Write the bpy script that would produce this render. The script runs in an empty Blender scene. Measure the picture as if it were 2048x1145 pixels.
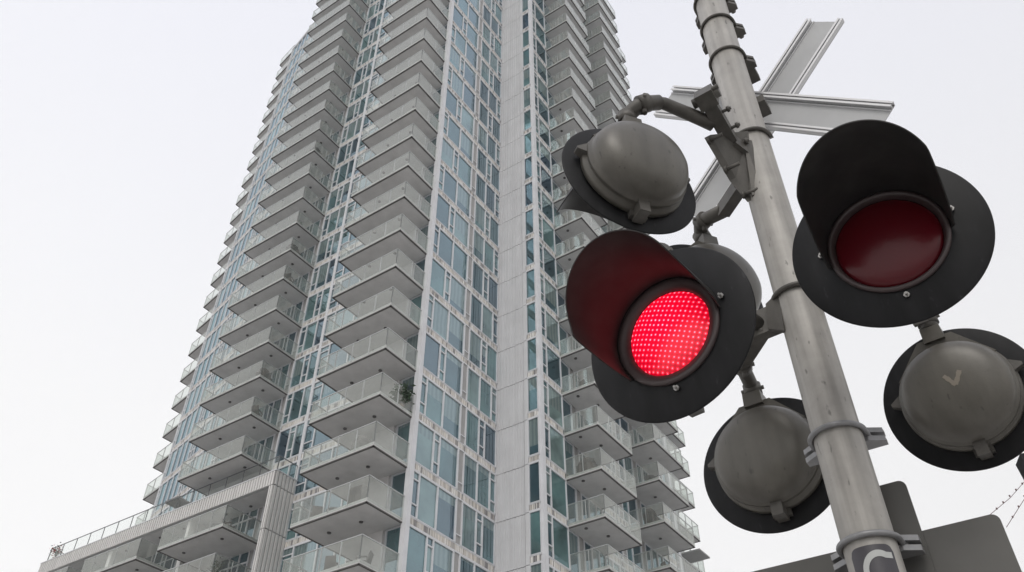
import bpy, math, random
from mathutils import Vector, Matrix
random.seed(7)
R = math.radians
sc = bpy.context.scene
col = sc.collection

# ------------------------------------------------------------------ camera
cam_d = bpy.data.cameras.new('camera'); cam = bpy.data.objects.new('camera', cam_d); col.objects.link(cam)
EYE = 1.6
cam.location = (0, 0, EYE); cam.rotation_euler = (R(90 + 41.587), 0, 0)
cam_d.sensor_width = 36.0; cam_d.lens = 29.90; cam_d.clip_start = 0.05; cam_d.clip_end = 4000
sc.camera = cam
sc.view_settings.view_transform = 'Standard'; sc.view_settings.look = 'None'
sc.view_settings.exposure = 0.0; sc.view_settings.gamma = 1.0; sc.view_settings.use_curve_mapping = False
try:
    sc.cycles.transparent_max_bounces = 24; sc.cycles.max_bounces = 8
except Exception: pass

# ------------------------------------------------------------------ overcast sky
SUN_EL, SUN_AZ = R(42), R(-168)          # azimuth from +Y clockwise
world = bpy.data.worlds.new('World'); sc.world = world; world.use_nodes = True
nt = world.node_tree; N = nt.nodes; Lk = nt.links
for n in list(N): N.remove(n)
wo = N.new('ShaderNodeOutputWorld'); bg = N.new('ShaderNodeBackground')
sky = N.new('ShaderNodeTexSky'); sky.sky_type = 'NISHITA'; sky.sun_disc = False
sky.sun_elevation = SUN_EL; sky.sun_rotation = SUN_AZ; sky.air_density = 1.0; sky.dust_density = 6.0
hs = N.new('ShaderNodeHueSaturation'); hs.inputs['Saturation'].default_value = 0.35; hs.inputs['Value'].default_value = 1.05
tc = N.new('ShaderNodeTexCoord'); sep = N.new('ShaderNodeSeparateXYZ')
cr = N.new('ShaderNodeValToRGB')
cr.color_ramp.elements[0].position = 0.0; cr.color_ramp.elements[0].color = (9.3, 9.2, 9.08, 1)
cr.color_ramp.elements[1].position = 1.0; cr.color_ramp.elements[1].color = (7.9, 8.0, 8.85, 1)
e = cr.color_ramp.elements.new(0.5); e.color = (9.0, 8.97, 9.02, 1)
noi = N.new('ShaderNodeTexNoise'); noi.inputs['Scale'].default_value = 1.3; noi.inputs['Detail'].default_value = 4
mr = N.new('ShaderNodeMapRange'); mr.inputs[3].default_value = 0.985; mr.inputs[4].default_value = 1.06
vm = N.new('ShaderNodeVectorMath'); vm.operation = 'SCALE'
mx = N.new('ShaderNodeMix'); mx.data_type = 'RGBA'; mx.inputs['Factor'].default_value = 0.93
Lk.new(tc.outputs['Generated'], sep.inputs[0]); Lk.new(sep.outputs['Z'], cr.inputs[0])
Lk.new(tc.outputs['Generated'], noi.inputs['Vector']); Lk.new(noi.outputs[0], mr.inputs[0])
xr = N.new('ShaderNodeMapRange'); xr.inputs[1].default_value = -.6; xr.inputs[2].default_value = .5; xr.inputs[3].default_value = 1.085; xr.inputs[4].default_value = .975
Lk.new(sep.outputs['X'], xr.inputs[0]); xm = N.new('ShaderNodeMath'); xm.operation = 'MULTIPLY'
Lk.new(xr.outputs[0], xm.inputs[0]); Lk.new(mr.outputs[0], xm.inputs[1])
Lk.new(cr.outputs[0], vm.inputs[0]); Lk.new(xm.outputs[0], vm.inputs['Scale'])
Lk.new(sky.outputs[0], hs.inputs['Color'])
Lk.new(hs.outputs[0], mx.inputs['A']); Lk.new(vm.outputs[0], mx.inputs['B'])
Lk.new(mx.outputs['Result'], bg.inputs['Color']); bg.inputs['Strength'].default_value = 0.1075
Lk.new(bg.outputs[0], wo.inputs['Surface'])

sun_d = bpy.data.lights.new('sun', 'SUN'); sun = bpy.data.objects.new('sun', sun_d); col.objects.link(sun)
sun_d.energy = 1.0; sun_d.angle = R(25); sun_d.color = (1.0, 0.96, 0.9)
sdir = Vector((math.sin(SUN_AZ) * math.cos(SUN_EL), math.cos(SUN_AZ) * math.cos(SUN_EL), math.sin(SUN_EL)))
sun.rotation_euler = sdir.to_track_quat('Z', 'Y').to_euler()

# ------------------------------------------------------------------ materials
def mat(name, base=(.5, .5, .5), rough=.6, metal=0.0, noise=None, bump=None, spec=0.5, streak=None, specks=0):
    m = bpy.data.materials.new(name); m.use_nodes = True
    t = m.node_tree; b = t.nodes['Principled BSDF']
    b.inputs['Base Color'].default_value = (*base, 1); b.inputs['Roughness'].default_value = rough
    b.inputs['Metallic'].default_value = metal
    try: b.inputs['Specular IOR Level'].default_value = spec
    except Exception: pass
    if noise or streak or bump:
        g = t.nodes.new('ShaderNodeNewGeometry')
    src = None
    if noise:
        sc_, amt = noise
        n = t.nodes.new('ShaderNodeTexNoise'); n.inputs['Scale'].default_value = sc_; n.inputs['Detail'].default_value = 6
        n.inputs['Roughness'].default_value = .65
        t.links.new(g.outputs['Position'], n.inputs['Vector'])
        r = t.nodes.new('ShaderNodeMapRange'); r.inputs[1].default_value = .3; r.inputs[2].default_value = .7
        r.inputs[3].default_value = 1 - amt; r.inputs[4].default_value = 1 + amt
        t.links.new(n.outputs[0], r.inputs[0]); src = r.outputs[0]
    if streak:
        (sx, sz), amt = streak
        mp = t.nodes.new('ShaderNodeMapping'); mp.inputs['Scale'].default_value = (sx, sx, sz)
        t.links.new(g.outputs['Position'], mp.inputs['Vector'])
        n2 = t.nodes.new('ShaderNodeTexNoise'); n2.inputs['Scale'].default_value = 1; n2.inputs['Detail'].default_value = 5
        t.links.new(mp.outputs[0], n2.inputs['Vector'])
        r2 = t.nodes.new('ShaderNodeMapRange'); r2.inputs[1].default_value = .3; r2.inputs[2].default_value = .7
        r2.inputs[3].default_value = 1 - amt; r2.inputs[4].default_value = 1 + amt * .5
        t.links.new(n2.outputs[0], r2.inputs[0])
        if src is None: src = r2.outputs[0]
        else:
            mm = t.nodes.new('ShaderNodeMath'); mm.operation = 'MULTIPLY'
            t.links.new(src, mm.inputs[0]); t.links.new(r2.outputs[0], mm.inputs[1]); src = mm.outputs[0]
    if specks and src is not None:      # dirt spots and scuffs
        n4 = t.nodes.new('ShaderNodeTexNoise'); n4.inputs['Scale'].default_value = 55; n4.inputs['Detail'].default_value = 3
        mp4 = t.nodes.new('ShaderNodeMapping'); mp4.inputs['Scale'].default_value = (1, 1, .35); t.links.new(g.outputs['Position'], mp4.inputs['Vector']); t.links.new(mp4.outputs[0], n4.inputs['Vector'])
        r4 = t.nodes.new('ShaderNodeMapRange'); r4.inputs[1].default_value = .66; r4.inputs[2].default_value = .74; r4.inputs[3].default_value = 1; r4.inputs[4].default_value = 1 - specks if specks > 0 and base[0] > .05 else 1 + 2.5*specks
        t.links.new(n4.outputs[0], r4.inputs[0]); m4 = t.nodes.new('ShaderNodeMath'); m4.operation = 'MULTIPLY'
        t.links.new(src, m4.inputs[0]); t.links.new(r4.outputs[0], m4.inputs[1]); src = m4.outputs[0]
    if src is not None:
        v = t.nodes.new('ShaderNodeVectorMath'); v.operation = 'SCALE'; v.inputs[0].default_value = base
        t.links.new(src, v.inputs['Scale']); t.links.new(v.outputs[0], b.inputs['Base Color'])
    if bump:
        bs, bd = bump
        n3 = t.nodes.new('ShaderNodeTexNoise'); n3.inputs['Scale'].default_value = bs; n3.inputs['Detail'].default_value = 8
        t.links.new(g.outputs['Position'], n3.inputs['Vector'])
        bn = t.nodes.new('ShaderNodeBump'); bn.inputs['Strength'].default_value = bd; bn.inputs['Distance'].default_value = .01
        t.links.new(n3.outputs[0], bn.inputs['Height']); t.links.new(bn.outputs[0], b.inputs['Normal'])
    return m

M = {}
M['ground'] = mat('asphalt_concrete', (.42, .41, .395), .9, noise=(.6, .2))
M['frame'] = mat('white_window_frame', (.58, .585, .605), .45, noise=(1.2, .08))
M['clad'] = mat('ribbed_metal_cladding', (.56, .56, .57), .5, noise=(.9, .06), streak=((3, .15), .08))
M['clad2'] = mat('podium_cladding', (.60, .59, .575), .55, noise=(.9, .07), streak=((3, .2), .1))
M['joint'] = mat('dark_joint', (.10, .10, .10), .8)
M['soffit'] = mat('painted_concrete_soffit', (.54, .53, .525), .85, noise=(1.1, .10), bump=(8, .15))
M['fascia'] = mat('slab_edge_paint', (.5, .51, .49), .6, noise=(1.3, .08))
M['trim'] = mat('dark_drip_edge', (.09, .085, .08), .7)
M['rail'] = mat('aluminium_rail', (.42, .43, .43), .35, .5)
M['raildark'] = mat('grey_rail', (.16, .165, .17), .4, .4)
M['panel'] = mat('grey_spandrel_panel', (.30, .295, .29), .5, noise=(2, .06))
M['panel2'] = mat('cladding_groove', (.42, .415, .41), .6)
M['core'] = mat('tower_core', (.35, .35, .35), .8)
M['lightfit'] = mat('ceiling_light_dark', (.07, .065, .06), .5)

def louvre_mat():
    m = bpy.data.materials.new('spandrel_louvre'); m.use_nodes = True
    t = m.node_tree; b = t.nodes['Principled BSDF']; b.inputs['Roughness'].default_value = .6
    g = t.nodes.new('ShaderNodeNewGeometry')
    r = t.nodes.new('ShaderNodeValToRGB'); r.color_ramp.interpolation = 'CONSTANT'
    els = r.color_ramp.elements
    els[0].position = 0; els[0].color = (.66, .64, .61, 1); els[1].position = .45; els[1].color = (.58, .55, .51, 1)
    for p, c in ((.66, (.40, .38, .36, 1)), (.76, (.62, .58, .53, 1)), (.90, (.24, .23, .23, 1))):
        x = els.new(p); x.color = c
    t.links.new(g.outputs['Random Per Island'], r.inputs[0]); t.links.new(r.outputs[0], b.inputs['Base Color'])
    return m
M['louvre'] = louvre_mat()

def pane_mat(refl=.19):
    m = bpy.data.materials.new('coated_window_glass'); m.use_nodes = True
    t = m.node_tree; n = t.nodes
    for x in list(n): n.remove(x)
    out = n.new('ShaderNodeOutputMaterial')
    g = n.new('ShaderNodeNewGeometry'); oi = n.new('ShaderNodeObjectInfo')
    ad = n.new('ShaderNodeMath'); ad.operation = 'ADD'; fr = n.new('ShaderNodeMath'); fr.operation = 'FRACT'
    t.links.new(g.outputs['Random Per Island'], ad.inputs[0]); t.links.new(oi.outputs['Random'], ad.inputs[1]); t.links.new(ad.outputs[0], fr.inputs[0])
    ramp = n.new('ShaderNodeValToRGB'); ramp.color_ramp.interpolation = 'CONSTANT'
    e = ramp.color_ramp.elements
    e[0].position = 0; e[0].color = (.022, .046, .054, 1); e[1].position = .35; e[1].color = (.042, .085, .088, 1)
    for p, c in ((.55, (.065, .12, .117, 1)), (.74, (.016, .03, .045, 1)), (.86, (.12, .17, .16, 1))):
        x = e.new(p); x.color = c
    t.links.new(fr.outputs[0], ramp.inputs[0])
    nz = n.new('ShaderNodeTexNoise'); nz.inputs['Scale'].default_value = .45; nz.inputs['Detail'].default_value = 3
    t.links.new(g.outputs['Position'], nz.inputs['Vector'])
    r = n.new('ShaderNodeMapRange'); r.inputs[1].default_value = .35; r.inputs[2].default_value = .65; r.inputs[3].default_value = .6; r.inputs[4].default_value = 1.5
    t.links.new(nz.outputs[0], r.inputs[0])
    v = n.new('ShaderNodeVectorMath'); v.operation = 'SCALE'; t.links.new(ramp.outputs[0], v.inputs[0]); t.links.new(r.outputs[0], v.inputs['Scale'])
    # roller blinds drawn to a different height behind each pane
    sz = n.new('ShaderNodeSeparateXYZ'); t.links.new(g.outputs['Position'], sz.inputs[0])
    def mth(op, a, b_=None, val=None):
        q = n.new('ShaderNodeMath'); q.operation = op; t.links.new(a, q.inputs[0])
        if b_ is not None: t.links.new(b_, q.inputs[1])
        if val is not None: q.inputs[1].default_value = val
        return q.outputs[0]
    hh = mth('FRACT', mth('DIVIDE', mth('SUBTRACT', sz.outputs['Z'], val=1.6 + .2625*2.9), val=2.9))
    f2 = mth('FRACT', mth('MULTIPLY', fr.outputs[0], val=7.31)); f3 = mth('FRACT', mth('MULTIPLY', fr.outputs[0], val=23.7))
    edge = mth('ADD', mth('MULTIPLY', f2, val=.8), val=.22)
    on = mth('MULTIPLY', mth('GREATER_THAN', hh, edge), mth('GREATER_THAN', f3, val=.52))
    wv = n.new('ShaderNodeTexWave'); wv.inputs['Scale'].default_value = 1.6; wv.inputs['Distortion'].default_value = 1.5; t.links.new(g.outputs['Position'], wv.inputs['Vector'])
    bc = n.new('ShaderNodeMix'); bc.data_type = 'RGBA'; bc.inputs['A'].default_value = (.10, .135, .13, 1); bc.inputs['B'].default_value = (.16, .195, .185, 1); t.links.new(wv.outputs[0], bc.inputs['Factor'])
    mc = n.new('ShaderNodeMix'); mc.data_type = 'RGBA'; t.links.new(on, mc.inputs['Factor']); t.links.new(v.outputs[0], mc.inputs['A']); t.links.new(bc.outputs['Result'], mc.inputs['B'])
    d = n.new('ShaderNodeBsdfDiffuse'); t.links.new(mc.outputs['Result'], d.inputs['Color'])
    gl = n.new('ShaderNodeBsdfGlossy'); gl.inputs['Roughness'].default_value = .015; gl.inputs['Color'].default_value = (.70, .87, .97, 1)
    bm = n.new('ShaderNodeBump'); bm.inputs['Strength'].default_value = .06; bm.inputs['Distance'].default_value = .02
    n2 = n.new('ShaderNodeTexNoise'); n2.inputs['Scale'].default_value = 1.1; n2.inputs['Detail'].default_value = 1
    t.links.new(g.outputs['Position'], n2.inputs['Vector']); t.links.new(n2.outputs[0], bm.inputs['Height']); t.links.new(bm.outputs[0], gl.inputs['Normal'])
    f = n.new('ShaderNodeFresnel'); f.inputs['IOR'].default_value = 1.5
    ma = n.new('ShaderNodeMapRange'); ma.inputs[1].default_value = 0; ma.inputs[2].default_value = 1; ma.inputs[3].default_value = refl; ma.inputs[4].default_value = 1
    t.links.new(f.outputs[0], ma.inputs[0])
    ms = n.new('ShaderNodeMixShader'); t.links.new(ma.outputs[0], ms.inputs[0]); t.links.new(d.outputs[0], ms.inputs[1]); t.links.new(gl.outputs[0], ms.inputs[2])
    t.links.new(ms.outputs[0], out.inputs[0])
    return m
M['pane'] = pane_mat(); M['pane_dull'] = pane_mat(.03)

def rail_glass(tint=(.83, .875, .855, 1), d0=.12, d1=.22, f0=.085):
    m = bpy.data.materials.new('balcony_glass'); m.use_nodes = True
    t = m.node_tree; n = t.nodes
    for x in list(n): n.remove(x)
    out = n.new('ShaderNodeOutputMaterial')
    tr = n.new('ShaderNodeBsdfTransparent'); tr.inputs['Color'].default_value = tint
    df = n.new('ShaderNodeBsdfDiffuse'); df.inputs['Color'].default_value = (.56, .56, .52, 1)
    gl = n.new('ShaderNodeBsdfGlossy'); gl.inputs['Roughness'].default_value = .02; gl.inputs['Color'].default_value = (.90, .91, .87, 1)
    g = n.new('ShaderNodeNewGeometry')
    nz = n.new('ShaderNodeTexNoise'); nz.inputs['Scale'].default_value = 1.7; nz.inputs['Detail'].default_value = 5
    t.links.new(g.outputs['Position'], nz.inputs['Vector'])
    r = n.new('ShaderNodeMapRange'); r.inputs[1].default_value = .3; r.inputs[2].default_value = .7; r.inputs[3].default_value = d0; r.inputs[4].default_value = d1
    t.links.new(nz.outputs[0], r.inputs[0])
    m1 = n.new('ShaderNodeMixShader'); t.links.new(r.outputs[0], m1.inputs[0])
    t.links.new(tr.outputs[0], m1.inputs[1]); t.links.new(df.outputs[0], m1.inputs[2])
    lw0 = n.new('ShaderNodeLayerWeight'); lw0.inputs['Blend'].default_value = .5
    pw = n.new('ShaderNodeMath'); pw.operation = 'POWER'; pw.inputs[1].default_value = 4.0; t.links.new(lw0.outputs['Facing'], pw.inputs[0])
    lw = n.new('ShaderNodeMapRange'); lw.inputs[3].default_value = f0; lw.inputs[4].default_value = .85; t.links.new(pw.outputs[0], lw.inputs[0])
    m2 = n.new('ShaderNodeMixShader'); t.links.new(lw.outputs[0], m2.inputs[0])
    t.links.new(m1.outputs[0], m2.inputs[1]); t.links.new(gl.outputs[0], m2.inputs[2]); t.links.new(m2.outputs[0], out.inputs[0])
    return m
M['glass'] = rail_glass(); M['clear'] = rail_glass((.95, .97, .96, 1), .02, .04, .03)

# ------------------------------------------------------------------ mesh helper
class MB:
    def __init__(s): s.v = []; s.f = []; s.m = []; s.sm = []
    def quad(s, a, b, c, d, mi=0, smooth=False):
        i = len(s.v); s.v += [tuple(a), tuple(b), tuple(c), tuple(d)]; s.f.append((i, i+1, i+2, i+3)); s.m.append(mi); s.sm.append(smooth)
    def hexa(s, P, mi=0):          # 8 points: bottom 4 then top 4
        i = len(s.v); s.v += [tuple(p) for p in P]
        for q in ((3, 2, 1, 0), (4, 5, 6, 7), (0, 1, 5, 4), (1, 2, 6, 5), (2, 3, 7, 6), (3, 0, 4, 7)):
            s.f.append(tuple(i + k for k in q)); s.m.append(mi); s.sm.append(False)
    def box(s, x0, x1, y0, y1, z0, z1, mi=0):
        if x0 > x1: x0, x1 = x1, x0
        if y0 > y1: y0, y1 = y1, y0
        s.hexa([(x0, y0, z0), (x1, y0, z0), (x1, y1, z0), (x0, y1, z0), (x0, y0, z1), (x1, y0, z1), (x1, y1, z1), (x0, y1, z1)], mi)
    def obox(s, o, u, n, a0, a1, d0, d1, z0, z1, mi=0):   # along u from a0..a1, outward n d0..d1
        P = []
        for z in (z0, z1):
            for (a, d) in ((a0, d0), (a1, d0), (a1, d1), (a0, d1)):
                P.append((o[0] + u[0]*a + n[0]*d, o[1] + u[1]*a + n[1]*d, z))
        s.hexa(P, mi)
    def oquad(s, o, u, n, a0, a1, d, z0, z1, mi=0):
        p = lambda a, z: (o[0] + u[0]*a + n[0]*d, o[1] + u[1]*a + n[1]*d, z)
        s.quad(p(a0, z0), p(a1, z0), p(a1, z1), p(a0, z1), mi)
    def prism(s, poly, z0, z1, mi=0):
        n = len(poly); i = len(s.v)
        s.v += [(x, y, z0) for x, y in poly] + [(x, y, z1) for x, y in poly]
        s.f.append(tuple(reversed(range(i, i+n)))); s.f.append(tuple(range(i+n, i+2*n))); s.m += [mi, mi]; s.sm += [False, False]
        for k in range(n):
            k2 = (k+1) % n; s.f.append((i+k, i+k2, i+n+k2, i+n+k)); s.m.append(mi); s.sm.append(False)
    def tube(s, pts, r, seg=12, mi=0, caps=True):
        pts = [Vector(p) for p in pts]; rs = r if isinstance(r, (list, tuple)) else [r]*len(pts)
        rings = []; prev = None
        for k, p in enumerate(pts):
            d = (pts[min(k+1, len(pts)-1)] - pts[max(k-1, 0)]).normalized()
            if prev is None:
                a = Vector((0, 0, 1)) if abs(d.z) < .9 else Vector((1, 0, 0)); x = d.cross(a).normalized()
            else: x = (prev - d*prev.dot(d)).normalized()
            prev = x; y = d.cross(x)
            i = len(s.v); rings.append(i)
            for j in range(seg):
                t = 2*math.pi*j/seg; s.v.append(tuple(p + (x*math.cos(t) + y*math.sin(t))*rs[k]))
        for a, b in zip(rings, rings[1:]):
            for j in range(seg):
                j2 = (j+1) % seg; s.f.append((a+j, a+j2, b+j2, b+j)); s.m.append(mi); s.sm.append(True)
        if caps:
            s.f.append(tuple(reversed(range(rings[0], rings[0]+seg)))); s.f.append(tuple(range(rings[-1], rings[-1]+seg))); s.m += [mi, mi]; s.sm += [False, False]
    def lathe(s, prof, seg=48, mi=0, axis='y'):     # prof list of (r, h) along local y
        rings = []
        for r_, h in prof:
            i = len(s.v); rings.append(i)
            for j in range(seg):
                t = 2*math.pi*j/seg; s.v.append((r_*math.cos(t), h, r_*math.sin(t)))
        for a, b in zip(rings, rings[1:]):
            for j in range(seg):
                j2 = (j+1) % seg; s.f.append((a+j, b+j, b+j2, a+j2)); s.m.append(mi); s.sm.append(True)
    def build(s, name, mats, parent=None, mtx=None):
        me = bpy.data.meshes.new(name); me.from_pydata(s.v, [], s.f)
        for mm in (mats if isinstance(mats, (list, tuple)) else [mats]): me.materials.append(mm)
        me.polygons.foreach_set('material_index', s.m); me.polygons.foreach_set('use_smooth', s.sm); me.update()
        o = bpy.data.objects.new(name, me); col.objects.link(o)
        if parent: o.parent = parent
        if mtx is not None: o.matrix_local = mtx
        return o

def empty(name, loc=(0, 0, 0), rz=0, parent=None):
    o = bpy.data.objects.new(name, None); col.objects.link(o); o.location = loc; o.rotation_euler = (0, 0, rz); o.empty_display_size = .3
    if parent: o.parent = parent
    return o
def tag(o, label=None, cat=None, group=None, kind=None):
    if label: o['label'] = label
    if cat: o['category'] = cat
    if group: o['group'] = group
    if kind: o['kind'] = kind
    return o
def copy_tree(o, parent=None):
    c = o.copy(); col.objects.link(c); c.parent = parent
    for ch in [x for x in bpy.data.objects if x.parent == o]: copy_tree(ch, c)
    return c

# ------------------------------------------------------------------ ground
g = MB(); g.quad((-2500, -2500, 0), (2500, -2500, 0), (2500, 2500, 0), (-2500, 2500, 0))
tag(g.build('ground', M['ground']), kind='structure')

# ------------------------------------------------------------------ tower frame of reference
FH = 2.9; N0 = 22.2625; TH = R(55.7)
C1 = (-1.7258*FH, 12.844*FH)
def Z(n): return EYE + (N0 - n)*FH
tower = empty('residential_tower', (C1[0], C1[1], 0), TH)      # local x = q, local y = p
tag(tower, 'tall white and glass apartment tower with stacked balconies behind the crossing signal', 'building')
def L(p, q): return (q*FH, p*FH)
def seg(a, b):                       # a,b=(p,q); outward normal to the right of a->b seen from above
    x0, y0 = L(*a); x1, y1 = L(*b); ln = math.hypot(x1-x0, y1-y0); u = ((x1-x0)/ln, (y1-y0)/ln)
    return (x0, y0), u, (u[1], -u[0]), ln

# core body
NB, NT, NW = 22.8, -13, -9.9
main_poly = [(-.0, 0.12), (-.0, 2.58), (-.93, 2.60), (-.93, 8.5), (.1, 11.4), (4.5, 12.5), (5.6, 10), (5.6, 1.24), (.42, 1.24), (.42, .12)]
core = MB()
def ins(poly): return [(q*FH, p*FH) for p, q in poly]
# local polygon orientation irrelevant for two-sided shading
core.prism(ins([(.06, .12), (.06, 2.5), (-.97, 2.58), (-.97, 8.5), (.0, 11.3), (4.5, 12.5), (6.0, 10), (6.0, 1.14), (.95, 1.14), (.95, .12)]), Z(NB), Z(NT))
core.prism(ins([(6.0, 1.14), (8.57, 1.75), (10.95, 2.30), (10.95, 4.2), (9.5, 8), (6.0, 9.8)]), Z(NB), Z(NW) - .02)
core.build('wall', M['core'], tower)

# window makers: near ones become parts of their own, the rest go to one stuff part
far_frame, far_pane = MB(), MB()
bands, louv, panels = MB(), MB(), MB()
count = {'w': 0}
def window(o, u, nn, a0, a1, z0, z1, kind, own, gm=0):
    fr, pn = (MB(), MB()) if own else (far_frame, far_pane)
    w = .045
    D0, D1 = -.03, .075
    for aa in (a0, a1 - w): fr.obox(o, u, nn, aa, aa + w, D0, D1, z0, z1)
    for zz in (z0, z1 - .05): fr.obox(o, u, nn, a0 + w, a1 - w, D0, D1 - .01, zz, zz + .05)
    zs = [z0, z1]
    if kind == 'V':
        za, zb = z0 + (z1-z0)*.26, z0 + (z1-z0)*.80
        for zz in (za, zb): fr.obox(o, u, nn, a0 + w, a1 - w, D0, D1 - .01, zz, zz + .07)
        zs = [z0, za, zb, z1]
    for q0, q1 in zip(zs, zs[1:]): pn.oquad(o, u, nn, a0, a1, 0.0, q0, q1, 0 if own else gm)
    if own:
        f = fr.build('window', M['frame'], tower); pn.build('pane', M['pane_dull' if gm else 'pane'], f); count['w'] += 1
def wall(a, b, levels, bays, own=lambda n: False, band=True, alt=None, btop=.45, gm=0):
    o, u, nn, ln = seg(a, b)
    for n in levels:                 # storey below level n-1 and above level n
        z0, z1 = Z(n), Z(n-1)
        bl = alt if (alt and n % 2) else bays
        tot = sum(w for _, w in bl); k = ln / tot; x = 0
        zb = z0
        if band:
            bands.obox(o, u, nn, 0, ln, -.02, .065, z0, z0 + .08)
            bands.obox(o, u, nn, 0, ln, -.02, .05, z0 + btop - .03, z0 + btop + .03)
            panels.obox(o, u, nn, 0, ln, -.03, -.005, z0 + .09, z0 + btop - .03)
            # spandrel fins
            xx = 0.03
            while xx < ln - .05:
                w = random.choice((.05, .08, .08, .13, .18)); w = min(w, ln - .03 - xx)
                louv.obox(o, u, nn, xx, xx + w - .035, -.004, .042, z0 + .09, z0 + btop - .03); xx += w
            zb = z0 + btop + .03
        for typ, w in bl:
            w *= k
            if typ in 'WVD': window(o, u, nn, x, x + w, zb, z1, typ, own(n) and count['w'] < 100, gm)
            elif typ == 'P':
                panels.obox(o, u, nn, x + .05, x + w - .05, -.02, .01, zb, z1)
                bands.obox(o, u, nn, x, x + .05, -.02, .08, zb, z1); bands.obox(o, u, nn, x + w - .05, x + w, -.02, .08, zb, z1)
                bands.obox(o, u, nn, x + .05, x + w - .05, -.01, .07, z0 + FH*.32, z0 + FH*.32 + .06)
            elif typ == 'C': bands.obox(o, u, nn, x, x + w, -.02, .07, zb, z1)
            x += w
ALL = range(17, -13, -1)
ALLM = range(18, -13, -1)
# face F (right of the near corner), looking towards -a : a->b along +q has normal -y
wall((0, .04), (0, 2.47), ALLM, [('V', .20), ('W', .51), ('W', .54), ('P', .18), ('W', .43), ('V', .19), ('W', .40)],
     own=lambda n: n >= 11, alt=[('W', .51), ('V', .17), ('W', .55), ('P', .18), ('W', .43), ('W', .41), ('V', .19)])
# narrow window strip right of the ribbed panel column
wall((-.78, 2.5), (-1.03, 2.5), ALLM, [('W', 1)], own=lambda n: n >= 12, gm=1)
wall((-1.03, 2.62), (-1.03, 3.42), ALLM, [('V', .22), ('W', .58)], own=lambda n: n >= 12, gm=1)
bay_r = [('W', .42), ('P', .22), ('D', .30), ('W', .30), ('W', .26)]
wall((-1.0, 3.42), (-1.0, 4.89), ALLM, bay_r, band=False)
wall((-1.0, 4.89), (-1.0, 6.15), ALLM, [('W', .3), ('W', .3), ('V', .2), ('P', .2), ('W', .3)])
wall((-1.0, 6.15), (-1.0, 7.66), ALLM, bay_r, band=False)
wall((-1.0, 7.66), (-1.0, 8.6), ALLM, [('W', .4), ('V', .2), ('W', .4)])
wall((-1.0, 8.6), (0.0, 11.35), range(18, -12, -1), [('W', .5), ('W', .5), ('V', .2), ('W', .5), ('W', .5), ('V', .2)])
# left side : facing -q, a->b along -p has normal -x
wall((.42, .04), (.02, .04), ALLM, [('W', 1)], own=lambda n: n >= 14, band=False)
wall((4.14, 1.08), (.9, 1.08), ALLM, [('V', .3), ('W', .6), ('W', .45), ('W', .3), ('P', .5), ('W', .5), ('P', .3)], own=lambda n: n >= 13)
wall((4.97, 1.08), (4.14, 1.08), ALLM, [('V', .2), ('W', .36), ('W', .27)], own=lambda n: 9 <= n <= 13, alt=[('W', .36), ('V', .18), ('W', .30)])
wall((6.0, 1.08), (4.97, 1.08), ALLM, [('W', .3), ('D', .3), ('W', .28), ('P', .16)], band=False)
w3 = [(11.0, 2.25), (10.2, 2.07), (9.4, 1.87), (8.57, 1.67), (7.7, 1.46), (6.85, 1.26), (6.0, 1.085)]
for k, (a, b) in enumerate(zip(w3, w3[1:])):
    wall(a, b, range(17, -10, -1), [('W', .4), ('W', .4), ('V', .18)] if k % 2 else [('V', .18), ('W', .4), ('W', .4)], own=lambda n: 10 <= n <= 12 and k > 1)
far_p = far_frame.build('window', M['frame'], tower); tag(far_p, kind='stuff')
tag(far_pane.build('pane', [M['pane'], M['pane_dull']], far_p), kind='stuff')
# roof slab and parapet of the lower left wing
for a, b in zip(w3, w3[1:]):
    o, u, nn, ln = seg(a, b); bands.obox(o, u, nn, 0, ln, -.5, .12, Z(-10) , Z(-10) + .5)
# corner mullions and piers
def post(p, q, w, z0, z1, mb=bands): x, y = L(p, q); mb.box(x - w/2, x + w/2, y - w/2, y + w/2, z0, z1)
post(0.0, 0.0, .30, Z(NB), Z(NT)); post(-1.03, 2.56, .34, Z(NB), Z(NT)); post(4.14, 1.1, .26, Z(NB), Z(NT)); post(0, 2.5, .1, Z(NB), Z(NT))
post(-1.0, 3.42, .12, Z(NB), Z(NT)); post(4.97, 1.08, .14, Z(NB), Z(NT)); post(11.0, 2.27, .2, Z(NB), Z(NW)); post(.44, .05, .12, Z(NB), Z(NT)); post(-1.0, 8.6, .3, Z(NB), Z(-11))
bands.build('facade_frame', M['frame'], tower); tag(louv.build('spandrel_slat', M['louvre'], tower), kind='stuff'); tag(panels.build('facade_panel', M['panel'], tower), kind='stuff')
# concrete pier and recess wall inside the middle balconies
pier = MB(); x0, y0 = L(.46, -.02); x1, y1 = L(.92, 1.1); pier.box(x0, x1, y0, y1, Z(18), Z(-12)); pier.build('pier', M['soffit'], tower)
# ribbed panel column between faces, one storey panel each
for n in range(18, -4, -1):
    cp = MB(); z0, z1 = Z(n) + .02, Z(n-1) - .02
    o, u, nn, ln = seg((.0, 2.5), (-.78, 2.5))
    cp.obox(o, u, nn, 0, ln, -.05, 0, z0, z1)
    k = 9; st = (ln*.9)/k
    for i in range(k): cp.obox(o, u, nn, i*st + .05, i*st + st*.70, 0, .032, z0, z1)
    cp.obox(o, u, nn, ln*.9, ln, 0, .085, z0, z1)
    cp.build('cladding_panel', M['clad'], tower)
jb = MB(); o, u, nn, ln = seg((.0, 2.5), (-.78, 2.5)); jb.obox(o, u, nn, 0, ln, -.3, -.055, Z(NB), Z(-4)); jb.build('joint_backing', M['joint'], tower)
cp = MB(); cp.obox(o, u, nn, 0, ln, -.05, .04, Z(-4) + .02, Z(NT)); cp.build('cladding_panel', M['clad'], tower)

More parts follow.
